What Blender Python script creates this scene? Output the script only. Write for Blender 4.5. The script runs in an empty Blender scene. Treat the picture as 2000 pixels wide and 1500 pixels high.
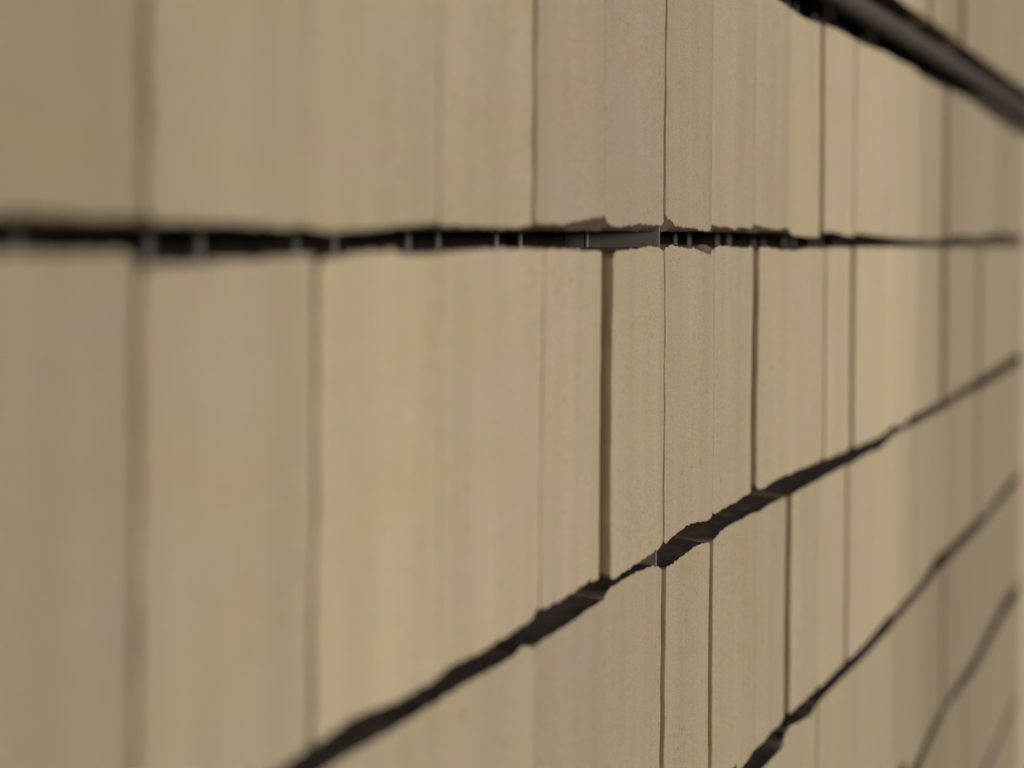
import bpy, math, random
from mathutils import Matrix, Vector, noise

random.seed(11)
S = bpy.context.scene

# ------------------------------------------------------------------ camera
F = 2200.0                     # focal length in photo pixels (2000 px wide)
VPX, Y0, ROLL = 2410.0, 451.5, 0.0096
TH = math.atan((VPX - 1000) / F)
CT, ST = math.cos(TH), math.sin(TH)
D = 0.203                      # camera to wall face
CH = 1.50                      # eye height
U = D / CT

cam_d = bpy.data.cameras.new("camera")
cam = bpy.data.objects.new("camera", cam_d)
S.collection.objects.link(cam)
S.camera = cam
cam_d.sensor_width = 36.0
cam_d.lens = F / 2000 * 36.0
cam_d.shift_y = -(750 - Y0) / 2000
cam_d.clip_start = 0.01
cam_d.clip_end = 2000
cam.matrix_world = (Matrix.Translation((0, -D, CH)) @ Matrix.Rotation(TH - math.pi / 2, 4, 'Z')
                    @ Matrix.Rotation(math.pi / 2, 4, 'X') @ Matrix.Rotation(ROLL, 4, 'Z'))
cam_d.dof.use_dof = True
cam_d.dof.focus_distance = F * D / CT / (VPX - 1335)
cam_d.dof.aperture_fstop = 3.1

# ------------------------------------------------------------------ world, sun, exposure
SUN_EL, SUN_AZ = math.radians(6), math.radians(255)    # azimuth of the sun in the xy plane, from +x
w = bpy.data.worlds.new("World")
S.world = w
w.use_nodes = True
nt = w.node_tree
nt.nodes.clear()
sky = nt.nodes.new("ShaderNodeTexSky")
sky.sky_type = 'NISHITA'
sky.sun_disc = False
sky.sun_elevation = SUN_EL
sky.sun_rotation = math.pi / 2 - SUN_AZ
sky.dust_density = 4.0
bg = nt.nodes.new("ShaderNodeBackground")
bg.inputs["Strength"].default_value = 0.12
wo = nt.nodes.new("ShaderNodeOutputWorld")
nt.links.new(sky.outputs[0], bg.inputs[0])
nt.links.new(bg.outputs[0], wo.inputs[0])

sd = bpy.data.lights.new("sun", 'SUN')
sd.energy = 1.8
sd.angle = math.radians(10)
sd.color = (1.0, 0.94, 0.85)
sun = bpy.data.objects.new("sun", sd)
S.collection.objects.link(sun)
sv = Vector((math.cos(SUN_AZ) * math.cos(SUN_EL), math.sin(SUN_AZ) * math.cos(SUN_EL), math.sin(SUN_EL)))
sun.rotation_euler = sv.to_track_quat('Z', 'Y').to_euler()

S.view_settings.view_transform = 'Standard'
S.view_settings.look = 'None'
S.view_settings.gamma = 1
S.view_settings.exposure = 0.0
S.view_settings.use_curve_mapping = False


# ------------------------------------------------------------------ materials
def mat(name, c1, c2, rough=0.8, grain=0.0, kind='plain', metallic=0.0, bump=0.15):
    m = bpy.data.materials.new(name)
    m.use_nodes = True
    t = m.node_tree
    N, L = t.nodes, t.links
    b = N["Principled BSDF"]
    b.inputs["Roughness"].default_value = rough
    b.inputs["Metallic"].default_value = metallic
    tc = N.new("ShaderNodeTexCoord")

    def mapped(scale, offs=True):
        mp = N.new("ShaderNodeMapping")
        mp.inputs["Scale"].default_value = scale
        L.new(tc.outputs["Object"], mp.inputs["Vector"])
        if offs:
            oi = N.new("ShaderNodeObjectInfo")
            mu = N.new("ShaderNodeMath"); mu.operation = 'MULTIPLY'
            mu.inputs[1].default_value = 37.0
            L.new(oi.outputs["Random"], mu.inputs[0])
            L.new(mu.outputs[0], mp.inputs["Location"])
        return mp

    def noi(scale, detail=4, rough_=0.6, offs=True):
        n = N.new("ShaderNodeTexNoise")
        n.inputs["Scale"].default_value = 1.0
        n.inputs["Detail"].default_value = detail
        n.inputs["Roughness"].default_value = rough_
        L.new(mapped(scale, offs).outputs[0], n.inputs["Vector"])
        return n

    def mix(a, b_, f, mode='MIX'):
        x = N.new("ShaderNodeMix"); x.data_type = 'RGBA'; x.blend_type = mode
        for i, v in ((6, a), (7, b_), (0, f)):
            if hasattr(v, 'links'):
                L.new(v, x.inputs[i])
            else:
                x.inputs[i].default_value = v
        return x.outputs[2]

    def ramp(src, p0, p1, v0=0.0, v1=1.0):
        r = N.new("ShaderNodeMapRange")
        r.inputs[1].default_value, r.inputs[2].default_value = p0, p1
        r.inputs[3].default_value, r.inputs[4].default_value = v0, v1
        L.new(src, r.inputs[0])
        return r.outputs[0]

    if kind == 'block':
        cloud = noi((24, 24, 42), 5, 0.6)
        streak = noi((330, 330, 7), 4, 0.65)
        wide = noi((75, 75, 3.2), 3, 0.55)
        spk = noi((1100, 1100, 1300), 3, 0.75)
        pit = noi((620, 620, 330), 2, 0.5)
        col = mix((*c1, 1), (*c2, 1), ramp(cloud.outputs["Fac"], 0.30, 0.70))
        col = mix(col, (c1[0] * 1.02, c1[1] * 0.90, c1[2] * 0.86, 1), ramp(noi((30, 30, 60), 3, 0.5).outputs["Fac"], 0.56, 0.74, 0, 0.32))
        sv_ = N.new("ShaderNodeMath"); sv_.operation = 'MULTIPLY'
        L.new(ramp(streak.outputs["Fac"], 0.3, 0.7, 0.965, 1.03), sv_.inputs[0])
        L.new(ramp(wide.outputs["Fac"], 0.3, 0.7, 0.93, 1.06), sv_.inputs[1])
        s2 = N.new("ShaderNodeMath"); s2.operation = 'MULTIPLY'
        L.new(sv_.outputs[0], s2.inputs[0])
        L.new(ramp(spk.outputs["Fac"], 0.28, 0.72, 0.78, 1.22), s2.inputs[1])
        s3 = N.new("ShaderNodeMath"); s3.operation = 'MULTIPLY'
        L.new(s2.outputs[0], s3.inputs[0])
        L.new(ramp(pit.outputs["Fac"], 0.25, 0.34, 0.68, 1.0), s3.inputs[1])
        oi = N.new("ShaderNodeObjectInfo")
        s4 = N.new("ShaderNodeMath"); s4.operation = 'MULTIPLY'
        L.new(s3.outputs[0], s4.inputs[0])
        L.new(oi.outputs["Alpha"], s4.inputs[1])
        cb = N.new("ShaderNodeCombineColor")
        for i in range(3):
            L.new(s4.outputs[0], cb.inputs[i])
        col = mix(col, cb.outputs[0], 1.0, 'MULTIPLY')
        col = mix(col, oi.outputs["Color"], 1.0, 'MULTIPLY')
        L.new(col, b.inputs["Base Color"])
        ad = N.new("ShaderNodeMath"); ad.operation = 'ADD'
        L.new(streak.outputs["Fac"], ad.inputs[0])
        L.new(spk.outputs["Fac"], ad.inputs[1])
        bp = N.new("ShaderNodeBump")
        bp.inputs["Strength"].default_value = 0.30
        bp.inputs["Distance"].default_value = 0.0006
        L.new(ad.outputs[0], bp.inputs["Height"])
        L.new(bp.outputs[0], b.inputs["Normal"])
        b.inputs["Specular IOR Level"].default_value = 0.2
    else:
        n1 = noi(grain if isinstance(grain, tuple) else (60, 60, 60), 5, 0.6, False)
        L.new(mix((*c1, 1), (*c2, 1), ramp(n1.outputs["Fac"], 0.35, 0.65)), b.inputs["Base Color"])
        bp = N.new("ShaderNodeBump")
        bp.inputs["Strength"].default_value = bump
        bp.inputs["Distance"].default_value = 0.001
        L.new(n1.outputs["Fac"], bp.inputs["Height"])
        L.new(bp.outputs[0], b.inputs["Normal"])
    return m


M_BLOCK = mat("buff_block", (0.44, 0.40, 0.345), (0.43, 0.398, 0.295), 0.85, kind='block')
M_SIDE = mat("brown_side", (0.25, 0.185, 0.118), (0.31, 0.23, 0.145), 0.9, grain=(150, 150, 60))  # block sides, browner and darker than the fronts
M_TOP = mat("shaded_top", (0.095, 0.077, 0.080), (0.14, 0.115, 0.115), 0.95, grain=(160, 160, 160))  # block tops, shade of the gaps put into a darker colour
M_UNDER = mat("shaded_underside", (0.085, 0.064, 0.050), (0.12, 0.09, 0.066), 0.95, grain=(180, 180, 180))  # undersides and chips, their shade put into a dark brown
M_DARK = mat("dark_backing", (0.018, 0.016, 0.015), (0.03, 0.027, 0.024), 0.95)
M_ROD = mat("pale_rod", (0.13, 0.135, 0.145), (0.11, 0.115, 0.12), 0.5)
M_PLATE = mat("grey_plate", (0.19, 0.185, 0.185), (0.22, 0.215, 0.22), 0.6)
M_TUBE = mat("dark_tube", (0.075, 0.068, 0.071), (0.10, 0.09, 0.094), 0.4)
M_POST = mat("pale_post", (0.46, 0.41, 0.35), (0.50, 0.44, 0.37), 0.7, grain=(30, 30, 4))
M_PLINTH = mat("plinth_render", (0.20, 0.18, 0.15), (0.26, 0.23, 0.19), 0.9, grain=(25, 25, 25))
M_GROUND = mat("ground_gravel", (0.16, 0.125, 0.09), (0.24, 0.19, 0.13), 0.95, grain=(30, 30, 30))


# ------------------------------------------------------------------ helpers
def link(name, verts, faces, m, parent=None, smooth=False, loc=(0, 0, 0)):
    me = bpy.data.meshes.new(name)
    me.from_pydata(verts, [], faces)
    me.materials.append(m)
    if smooth:
        me.polygons.foreach_set("use_smooth", [True] * len(me.polygons))
        me.set_sharp_from_angle(angle=math.radians(40))
    o = bpy.data.objects.new(name, me)
    o.location = loc
    S.collection.objects.link(o)
    if parent:
        o.parent = parent
    return o


def box(x0, x1, y0, y1, z0, z1, bev=0.0):
    v = [(x, y, z) for x in (x0, x1) for y in (y0, y1) for z in (z0, z1)]
    f = [(0, 1, 3, 2), (4, 6, 7, 5), (0, 4, 5, 1), (2, 3, 7, 6), (0, 2, 6, 4), (1, 5, 7, 3)]
    return v, f


def add_bevel(o, wdt, seg=2):
    b = o.modifiers.new("bevel", 'BEVEL'); b.width = wdt; b.segments = seg


def unroll(x, y):
    return x + ROLL * (y - Y0), y - ROLL * (x - 1000)


def s_of(x, depth=0.0):
    """distance along the wall of an (unrolled) photo column, on a plane `depth` behind the face"""
    dd = D + depth
    z = F * dd / (CT * (VPX - x))
    return (z - dd * ST) / CT


def x_of(s, depth=0.0):
    dd = D + depth
    return VPX - F * dd / (CT * (s * CT + dd * ST))


def h_of(v):
    return v * U


def sh(x, y):
    xx, yy = unroll(x, y)
    return s_of(xx), (Y0 - yy) / (VPX - xx) * U


# ------------------------------------------------------------------ ground
g = link("ground", [(-600, -600, 0), (600, -600, 0), (600, 600, 0), (-600, 600, 0)], [(0, 1, 2, 3)], M_GROUND)
g["kind"] = "structure"

# ------------------------------------------------------------------ the wall
wall = bpy.data.objects.new("block_wall", None)
wall["label"] = "wall of pale beige upright blocks stacked in courses with thin dark open joints"
wall["category"] = "wall"
wall["kind"] = "thing"
S.collection.objects.link(wall)

J0, JP = 0.4695e-3, 0.0866e-3


def jx(k):
    q = J0 + JP * k
    return VPX - 1.0 / q if q > 1e-5 else None


def js(k):   # joint position along wall from the regular module
    z = F * D / CT * (J0 + JP * k)
    return (z - D * ST) / CT


K0, K1 = -4, 22
S_END = s_of(2004)
# rows: name index -> (bottom v, top v)
ROWS = {-1: (1.235, 1.75), 0: (0.702, 1.20), 1: (0.002, 0.516), 2: (-0.531, -0.024)}
for i in range(3, 9):
    t = -0.028 - 0.545 * (i - 2)
    ROWS[i] = (t - 0.512, t)

# joints read off the photograph: (row, k): (x at joint, y where read, width px)
JOINTS = {
    (1, 0): (283, 250, 22), (1, 1): (600, 250, 1.5), (1, 2): (858, 250, 3), (1, 3): (1044, 250, 8), (1, 4): (1182, 250, 1.2),
    (1, 5): (1301, 250, 3), (1, 6): (1396, 250, 1.0), (1, 7): (1479, 250, 1.2), (1, 8): (1546, 250, 1), (1, 9): (1611, 250, 4),
    (1, 10): (1671, 250, 3), (1, 11): (1712, 250, .5), (1, 12): (1750, 250, .5), (1, 13): (1790, 300, 2), (1, 14): (1820, 300, 1), (1, 15): (1849, 300, 6),
    (1, 16): (1872, 300, 2), (1, 17): (1900, 300, 1),
    (2, 0): (267, 800, 20), (2, 1): (618, 800, 9), (2, 2): (860, 800, 1), (2, 3): (1058, 800, 2), (2, 4): (1183, 800, 20),
    (2, 5): (1296, 750, 3.6), (2, 6): (1397, 750, .8), (2, 7): (1477, 700, 6), (2, 8): (1540, 700, 1.5), (2, 9): (1612, 700, 4),
    (2, 10): (1665, 700, 8), (2, 11): (1722, 700, 1.5), (2, 12): (1752, 700, .6), (2, 13): (1784, 600, 5), (2, 14): (1815, 600, 1),
    (2, 15): (1845, 600, 7), (2, 16): (1880, 600, 1.0), (2, 17): (1918, 600, 2),
    (3, 2): (850, 1400, 1), (3, 3): (1042, 1400, 1.5), (3, 4): (1180, 1350, 3), (3, 5): (1295, 1300, 8), (3, 6): (1390, 1250, 5.5),
    (3, 7): (1477, 1200, 1.6), (3, 8): (1541, 1200, 7), (3, 9): (1601, 1150, 1.2), (3, 10): (1654, 1100, 7), (3, 11): (1704, 1000, .8),
    (3, 12): (1747, 1000, 2), (3, 13): (1784, 1000, 3), (3, 14): (1815, 1000, .8), (3, 15): (1848, 1000, 1.5),
    (4, 8): (1540, 1470, 1), (4, 9): (1598, 1450, 2), (4, 10): (1655, 1400, .8), (4, 11): (1700, 1350, 1), (4, 12): (1743, 1350, 4),
    (4, 13): (1784, 1300, 1), (4, 15): (1843, 1250, 3),
    (0, 14): (1817, 30, 9), (0, 15): (1849, 30, 2), (0, 16): (1881, 50, 9), (0, 17): (1902, 50, 1),
}


def joint(row, k):
    """(s of joint centre, gap) """
    if k == K1 and row > 0:
        return S_END, 0.001
    r = random.Random(row * 131 + k * 17 + 5)
    if (row, k) in JOINTS:
        x, y, wpx = JOINTS[(row, k)]
        xx, _ = unroll(x, y)
        s = s_of(xx)
    else:
        s = js(k) + r.uniform(-0.0012, 0.0012)
        xx = min(x_of(s), 1990)
        wpx = None
        gap = r.choice((0.0003, 0.0005, 0.0012, 0.0004))
    if wpx is not None:
        dz = F * D / CT * wpx / (VPX - xx) ** 2
        gap = 0.0003 if wpx <= 1.6 else dz / CT
    return s, gap


# edge profiles read off the photograph (x, y)
P_R1_BOT = [(-300, 404), (0, 414), (100, 420), (250, 428), (275, 434), (300, 433), (450, 436), (600, 446), (650, 453), (720, 447), (800, 441), (850, 437), (870, 442), (1000, 446), (1040, 441), (1050, 438), (1100, 440),
            (1125, 434), (1150, 428), (1184, 425), (1187, 436), (1196, 441), (1207, 444), (1240, 441), (1252, 439), (1264, 438), (1280, 441), (1297, 440),
            (1299, 424), (1303, 424), (1312, 432), (1320, 441), (1336, 444), (1360, 446), (1385, 453), (1393, 453), (1395, 441), (1399, 440), (1410, 444), (1425, 443),
            (1440, 447), (1455, 443), (1470, 447), (1478, 438), (1483, 440), (1500, 444), (1512, 448), (1530, 449), (1540, 445), (1548, 450), (1552, 460), (1590, 464), (1607, 463),
            (1612, 455), (1625, 452), (1650, 460), (1670, 462), (1675, 456), (1700, 460), (1760, 466), (1800, 468), (1840, 468), (1880, 460), (1900, 464), (1960, 455), (2000, 462)]
P_R2_TOP = [(-300, 486), (0, 490), (100, 498), (200, 492), (262, 494), (272, 520), (300, 522), (500, 508), (608, 497), (625, 508), (700, 494), (760, 489), (785, 497), (830, 498), (900, 488), (1000, 485),
            (1060, 487), (1120, 487), (1172, 491), (1186, 492), (1220, 488), (1238, 486), (1262, 483), (1275, 481), (1290, 484), (1294, 488), (1298, 484), (1315, 480),
            (1330, 482), (1345, 486), (1358, 484), (1370, 489), (1385, 495), (1394, 498), (1398, 485), (1410, 481), (1440, 482), (1460, 485), (1473, 482), (1480, 481), (1500, 484), (1530, 488),
            (1550, 489), (1580, 485), (1620, 484), (1700, 483), (1800, 483), (1900, 483), (2000, 481)]
P_R2_BOT = [(-300, 1970), (300, 1638), (500, 1535), (560, 1498), (630, 1447), (700, 1400), (780, 1367), (850, 1330), (880, 1303), (935, 1277), (1000, 1236), (1042, 1212), (1047, 1190), (1070, 1186), (1100, 1172), (1150, 1137),
            (1160, 1134), (1195, 1134), (1210, 1120), (1250, 1094), (1288, 1068), (1294, 1060), (1300, 1061), (1312, 1051), (1330, 1037), (1357, 1021), (1380, 1019), (1392, 1015), (1395, 1006), (1402, 1003),
            (1425, 991), (1450, 976), (1466, 967), (1473, 960), (1475, 953), (1483, 957), (1490, 957), (1510, 942), (1530, 931), (1550, 924), (1556, 919), (1600, 903), (1608, 895), (1615, 898),
            (1655, 880), (1664, 870), (1670, 874), (1720, 850), (1738, 832), (1746, 831), (1757, 832), (1780, 808), (1788, 810), (1830, 790), (1850, 780), (1920, 735), (2000, 683)]
P_R3_TOP = [(-300, 2060), (300, 1703), (500, 1590), (600, 1528), (700, 1463), (800, 1405), (900, 1340), (1000, 1284), (1020, 1262), (1035, 1264), (1048, 1257), (1060, 1250), (1130, 1206), (1138, 1198), (1180, 1170), (1196, 1146), (1212, 1136), (1240, 1119),
            (1275, 1105), (1292, 1108), (1315, 1102), (1330, 1089), (1350, 1077), (1357, 1070), (1375, 1063), (1390, 1058), (1400, 1050), (1410, 1037), (1430, 1024), (1455, 1012), (1480, 999),
            (1487, 1001), (1510, 985), (1540, 972), (1560, 958), (1600, 938), (1652, 908), (1665, 905), (1700, 882), (1712, 880), (1740, 852), (1780, 832), (1850, 798), (1920, 756), (2000, 708)]
P_R3_BOT = [(1440, 1512), (1460, 1490), (1474, 1470), (1497, 1450), (1512, 1432), (1528, 1418), (1536, 1402), (1545, 1393), (1560, 1378), (1590, 1352), (1599, 1341), (1604, 1343), (1652, 1292),
            (1660, 1288), (1700, 1245), (1735, 1200), (1746, 1199), (1770, 1168), (1783, 1156), (1795, 1143), (1810, 1120), (1836, 1083), (1848, 1080), (1880, 1050), (1933, 993), (2000, 908)]
P_R4_TOP = [(1440, 1560), (1493, 1500), (1530, 1462), (1536, 1432), (1543, 1420), (1585, 1398), (1595, 1380), (1602, 1370), (1650, 1320), (1660, 1310), (1700, 1270), (1745, 1218), (1790, 1165), (1833, 1116), (1935, 1010), (2000, 932)]
P_R4_BOT = [(1770, 1520), (1787, 1492), (1810, 1440), (1828, 1402), (1842, 1385), (1860, 1352), (1900, 1290), (1960, 1180), (2000, 1120)]
P_R5_TOP = [(1770, 1545), (1795, 1500), (1815, 1455), (1832, 1418), (1850, 1385), (1862, 1372), (1900, 1316), (1960, 1210), (2000, 1152)]
P_R1_TOP = [(1500, -20), (1526, 0), (1545, 13), (1574, 33), (1610, 46), (1640, 58), (1655, 68), (1688, 87), (1727, 102), (1751, 117), (1775, 129), (1796, 145), (1850, 173), (1886, 188), (1940, 228), (2000, 268)]
PROF = {}
for key, pts in {(1, 'b'): P_R1_BOT, (2, 't'): P_R2_TOP, (2, 'b'): P_R2_BOT, (3, 't'): P_R3_TOP, (3, 'b'): P_R3_BOT,
                 (4, 't'): P_R4_TOP, (4, 'b'): P_R4_BOT, (5, 't'): P_R5_TOP, (1, 't'): P_R1_TOP}.items():
    PROF[key] = sorted(sh(x, y) for x, y in pts)


def prof(row, side, s, k):
    """height of the block's front edge at s, and the plain level behind it"""
    base = h_of(ROWS[row][0 if side == 'b' else 1])
    sg = 1 if side == 'b' else -1
    P = PROF.get((row, side))
    fine = (0.0004 if (row, side) == (1, 't') else 0.0009) * noise.noise((s * 420, row * 7.3, sg * 3.1)) + 0.0008 * noise.noise((s * 800, row * 3.3, sg))
    if P and P[0][0] <= s <= P[-1][0]:
        for (a, ha), (b, hb) in zip(P, P[1:]):
            if a <= s <= b:
                f = (s - a) / max(b - a, 1e-9)
                return ha + (hb - ha) * f + fine * 0.8, base
    r = random.Random(row * 977 + k * 31 + (1 if side == 'b' else 2))
    lvl = r.uniform(-0.0012, 0.0012)
    n = 0.0014 * noise.noise((s * 70, row * 5.1, sg * 2 + k * 1.7)) + 0.0007 * noise.noise((s * 210, row * 2.1, sg * 5))
    return base + lvl + n * 1.2 + fine * 1.6, base + sg * -0.0006


def lin(a, b, n):
    return [a + (b - a) * i / n for i in range(n + 1)]


def warp(s):
    """slow bowing of the whole wall face, so the courses catch the light in soft upright bands"""
    return 0.0


DEPTH = 0.028
EDGE, FAINT = {}, {}
SPALL = (s_of(1290), s_of(1400))


def make_block(row, k):
    sa, ga = joint(row, k)
    sb, gb = joint(row, k + 1)
    s0, s1 = sa + ga / 2, sb - gb / 2
    W = s1 - s0
    r = random.Random(row * 7919 + k * 104729)
    yaw = r.uniform(-0.005, 0.005) + 0.25 * YAW.get(k, 0.0)
    prev_y = EDGE.get((row, k - 1))
    if prev_y is not None and ga < FAINT.get((row, k), 0.0009):
        y_left = prev_y * 0.95
    else:
        y_left = r.uniform(-0.0003, 0.0002) - PROUD.get((row, k), 0.0)
    proud = -(y_left + yaw * (-W / 2))
    EDGE[(row, k)] = y_left - yaw * W
    z_mid = (s0 + s1) / 2 * CT + D * ST
    ncol = 40 if 2 <= k <= 12 else 22
    nrow = 26 if z_mid < 0.75 else 14
    ed = [0.0, 0.00018, 0.00045, 0.0012]
    cols = [s0 + e for e in ed] + lin(s0 + 0.003, s1 - 0.003, ncol) + [s1 - e for e in reversed(ed)]
    rad = 0.00045
    ra, rb = min(rad, ga * 0.4), min(rad, gb * 0.4)
    cr0, cr1 = r.uniform(0.0006, 0.003), r.uniform(0.0006, 0.003)
    if (row, k) == (2, 3):
        cr1 = 0.0015
    cx, cy_ = (s0 + s1) / 2, h_of(sum(ROWS[row]) / 2)
    bots, tops, bflat, tflat = [], [], [], []
    has_b = (row, 'b') in PROF
    for s in cols:
        sq = min(max(s, s0), s1)
        b, bf = prof(row, 'b', sq, k)
        t, tf = prof(row, 't', sq, k)
        # worn corners
        for e, cr in ((s - s0, cr0), (s1 - s, cr1)):
            if e < cr:
                q = cr - math.sqrt(max(cr * cr - (cr - e) ** 2, 0))
                b += q * 0.8
                t -= q * 0.8
        bots.append(b); tops.append(t)
        bflat.append(min(b - 0.0002, bf)); tflat.append(max(t + 0.0002, tf) if row == 2 and SPALL[0] < s < SPALL[1] else t - 0.0004)
    def smooth(a):
        n_ = len(a)
        return [sum(a[max(0, i - 5):i + 6]) / len(a[max(0, i - 5):i + 6]) for i in range(n_)]
    if not (row == 2 and SPALL[0] < cx < SPALL[1]):
        tflat = [min(p_, q_ + 0.0001) for p_, q_ in zip(smooth(tflat), tops)]
    tv = [0.0, 0.004, 0.010, 0.020] + lin(0.04, 0.96, nrow) + [0.98, 0.990, 0.996, 1.0]
    verts, faces = [], []
    nc, nr = len(cols), len(tv)

    def front(s, h, b, t):
        y = 0.0
        for e, rr in ((s - s0, ra), (s1 - s, rb)):
            if e < rr:
                y += rr - math.sqrt(max(rr * rr - (rr - e) ** 2, 0))
        eh = min(h - b, t - h)
        if eh < rad:
            y += 0.8 * (rad - math.sqrt(max(rad * rad - (rad - eh) ** 2, 0)))
        y += 0.00028 * noise.noise((s * 75, h * 7.0, row * 5.3))
        y += 0.00008 * noise.noise((s * 330, h * 14.0, row * 9.3))
        y += 0.0008 * noise.noise((s * 22, h * 9, 4.4))
        y += -(s - cx) * yaw - proud
        return y

    for j, tt in enumerate(tv):
        for i, s in enumerate(cols):
            h = bots[i] + (tops[i] - bots[i]) * tt
            wob = 0.0
            e0, e1 = s - s0, s1 - s
            wv0 = 0.0008 * noise.noise((h * 60, k * 2.2, row * 4.0)) + 0.00012 * noise.noise((h * 300, k, row))
            wv1 = 0.0008 * noise.noise((h * 60, (k + 1) * 2.2, row * 4.0 + .5)) + 0.00012 * noise.noise((h * 300, k + 5, row))
            wob = wv0 * max(0, 1 - e0 / 0.004) * min(1, ga / 0.0008) + wv1 * max(0, 1 - e1 / 0.004) * min(1, gb / 0.0008)
            verts.append((s + wob - cx, front(s, h, bots[i], tops[i]), h - cy_))
    for j in range(nr - 1):
        for i in range(nc - 1):
            a = j * nc + i
            faces.append((a, a + 1, a + nc + 1, a + nc))
    # boundary loop (counter clockwise seen from the front)
    loop = [i for i in range(nc)] + [j * nc + nc - 1 for j in range(1, nr)] + \
           [(nr - 1) * nc + i for i in range(nc - 2, -1, -1)] + [j * nc for j in range(nr - 2, 0, -1)]
    prev = loop
    rim_mats = []
    for ring, dep in enumerate((0.0035, 0.010, DEPTH)):
        cur = []
        for a in loop:
            j, i = divmod(a, nc)
            x, y, z = verts[a]
            if j == 0:
                z = bflat[i] - cy_ + 0.0004 * noise.noise((cols[i] * 200, dep * 300, row))
            elif j == nr - 1:
                z = tflat[i] - cy_ + 0.0006 * noise.noise((cols[i] * 150, dep * 300, row + .5))
            if ring and j in (0, nr - 1):
                z += (1 if j == 0 else -1) * 0.0002 * ring
            cur.append(len(verts))
            verts.append((x, max(y, 0) + dep if ring == 0 else dep, z))
        n = len(loop)
        for q in range(n):
            a, b = prev[q], prev[(q + 1) % n]
            c, d = cur[(q + 1) % n], cur[q]
            faces.append((a, d, c, b))
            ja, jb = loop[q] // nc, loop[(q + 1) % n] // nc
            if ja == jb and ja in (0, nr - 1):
                rim_mats.append((len(faces) - 1, 1 if ja == 0 else 2))
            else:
                rim_mats.append((len(faces) - 1, 3))
        prev = cur
    faces.append(tuple(prev))
    o = link("block", verts, faces, M_BLOCK, wall, True, (cx, 0, CH + cy_))
    for m_ in (M_UNDER, M_TOP, M_SIDE):
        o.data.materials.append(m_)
    for fi, mi in rim_mats:
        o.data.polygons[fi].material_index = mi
    tn = LIGHT_TONE.get(row, LIGHT_TONE[5])
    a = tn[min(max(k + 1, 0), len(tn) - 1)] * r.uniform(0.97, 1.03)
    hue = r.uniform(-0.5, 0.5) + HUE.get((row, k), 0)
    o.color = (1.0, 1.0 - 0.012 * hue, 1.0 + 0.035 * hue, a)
    return o


# slow turning of the columns towards and away from the light, and a few blocks set proud or back
YAW = {0: 0.02, 1: 0.01, 4: -0.02, 5: -0.055, 6: -0.05, 7: -0.03, 8: 0.0, 9: 0.035, 10: 0.05, 11: 0.045, 12: 0.03,
       13: -0.04, 14: -0.07, 15: -0.05, 16: -0.04, 17: -0.03, 18: -0.03, 19: -0.03, 20: -0.03, 21: -0.02}
# light falloff and block tone put into the colour, by course, from the left edge of the picture (k = -1) to the right
LIGHT_TONE = {
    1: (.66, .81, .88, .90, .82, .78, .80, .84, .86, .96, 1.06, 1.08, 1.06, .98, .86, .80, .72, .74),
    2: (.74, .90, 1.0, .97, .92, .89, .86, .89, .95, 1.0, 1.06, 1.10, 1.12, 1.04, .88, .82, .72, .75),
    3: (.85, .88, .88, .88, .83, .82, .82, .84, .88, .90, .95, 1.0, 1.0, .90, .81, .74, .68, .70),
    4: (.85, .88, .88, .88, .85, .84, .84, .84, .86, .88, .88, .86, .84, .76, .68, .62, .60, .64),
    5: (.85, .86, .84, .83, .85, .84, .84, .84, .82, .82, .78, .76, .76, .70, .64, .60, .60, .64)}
LIGHT_TONE[0] = LIGHT_TONE[-1] = LIGHT_TONE[1]
HUE = {(1, -1): -0.6, (1, 2): 0.5, (1, 3): 1.3, (1, 4): 1.3, (1, 5): 1.0, (1, 6): 1.0, (1, 7): 1.0, (3, 3): 1.5, (3, 4): 1.0, (2, 11): -1.0}
PROUD = {(2, 4): 0.0006, (2, 7): 0.0005, (2, 10): 0.0005}

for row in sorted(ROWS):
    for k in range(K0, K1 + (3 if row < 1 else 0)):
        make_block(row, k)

# rods behind the blocks, in pairs, one pair per column
top_z, bot_z = CH + h_of(ROWS[-1][1]) + 0.004, CH + h_of(ROWS[8][0]) - 0.004


def cyl(x, y, z0, z1, r, n=10, along='z', seg=1):
    v, f = [], []
    for q in range(seg + 1):
        for i in range(n):
            a = 2 * math.pi * i / n
            p = z0 + (z1 - z0) * q / seg
            if along == 'z':
                v.append((x + r * math.cos(a), y + r * math.sin(a), p))
            else:
                v.append((p, x + r * math.cos(a), y + r * math.sin(a)))
    for q in range(seg):
        for i in range(n):
            j = (i + 1) % n
            f.append((q * n + i, q * n + j, (q + 1) * n + j, (q + 1) * n + i))
    f += [tuple(range(n - 1, -1, -1)), tuple(seg * n + i for i in range(n))]
    return v, f


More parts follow.
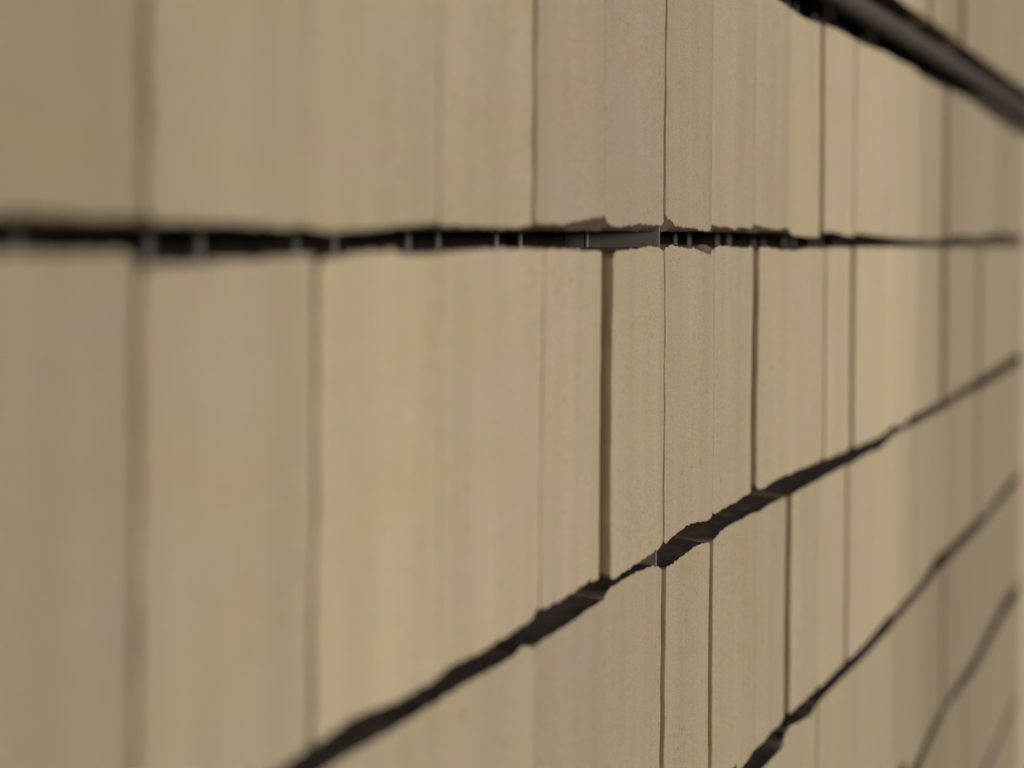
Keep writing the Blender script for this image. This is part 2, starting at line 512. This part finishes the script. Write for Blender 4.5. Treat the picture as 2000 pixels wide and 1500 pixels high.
ROD_D = 0.0345
PX = s_of(unroll(1296.5, 466)[0])
sA = s_of(unroll(1345, 466)[0], ROD_D)
sB = s_of(unroll(1318, 466)[0], ROD_D)
per = js(1) - js(0)
v, f = cyl(0, 0, 0, top_z - bot_z, 0.0011)
rod_mesh = None
for n in range(-9, 15):
    for sq in (sA, sB):
        s = sq + per * n
        if s < js(K0) or s > S_END - 0.005 or 0.006 < PX - s < 0.034:
            continue
        if rod_mesh is None:
            o = link("support_rod", v, f, M_ROD, wall, True, (s, ROD_D, bot_z))
            rod_mesh = o.data
        else:
            o = bpy.data.objects.new("support_rod", rod_mesh)
            o.location = (s, ROD_D, bot_z)
            S.collection.objects.link(o)
            o.parent = wall

# backing, and unseen pieces added to keep light out of the cavity
SL = js(K0)
o = link("backing_panel", *box(SL - 0.02, S_END + 2.0, 0.085, 0.105, 0.02, top_z), M_DARK, wall)
o = link("added_plinth", *box(SL - 0.02, S_END, 0.004, 0.083, 0.0, bot_z - 0.002), M_PLINTH, wall); add_bevel(o, 0.004)
o = link("added_cap", *box(SL - 0.03, S_END + 2.0, -0.012, 0.115, top_z + 0.002, top_z + 0.03), M_PLINTH, wall); add_bevel(o, 0.004)
o = link("added_end_board", *box(SL - 0.02, SL - 0.003, 0.002, 0.083, bot_z, top_z), M_DARK, wall); add_bevel(o, 0.002)

post = link("corner_post", *box(S_END + 0.004, S_END + 0.085, 0.0005, 0.083, 0.0, CH + h_of(0.48)), M_POST)
add_bevel(post, 0.003, 3)
post["label"] = "pale smooth upright post closing the far right end of the wall"
post["category"] = "post"

# thin grey plate set on edge in the joint (seen through two open joints)
px = s_of(unroll(1296.5, 466)[0])
pz0, pz1 = CH + h_of(ROWS[3][1]) - 0.010, CH + h_of(ROWS[1][0]) + 0.010
o = link("spacer_plate", *box(px - 0.0004, px + 0.0004, 0.0021, 0.048, pz0, pz1), M_PLATE)
o["label"] = "thin grey plate standing on edge in the joint, seen through the open gap"
o["category"] = "plate"

# dark tube lying in the wide open joint above the upper course
TD = 0.016
v, f = cyl(TD, CH + 0.600 * (D + TD) / CT, js(4), S_END + 0.28, 0.0085, 24, 'x', 1)
o = link("dark_rail", v, f, M_TUBE, None, True)
o["label"] = "dark round rail with a grey sheen lying in the wide gap at top right"
o["category"] = "rail"
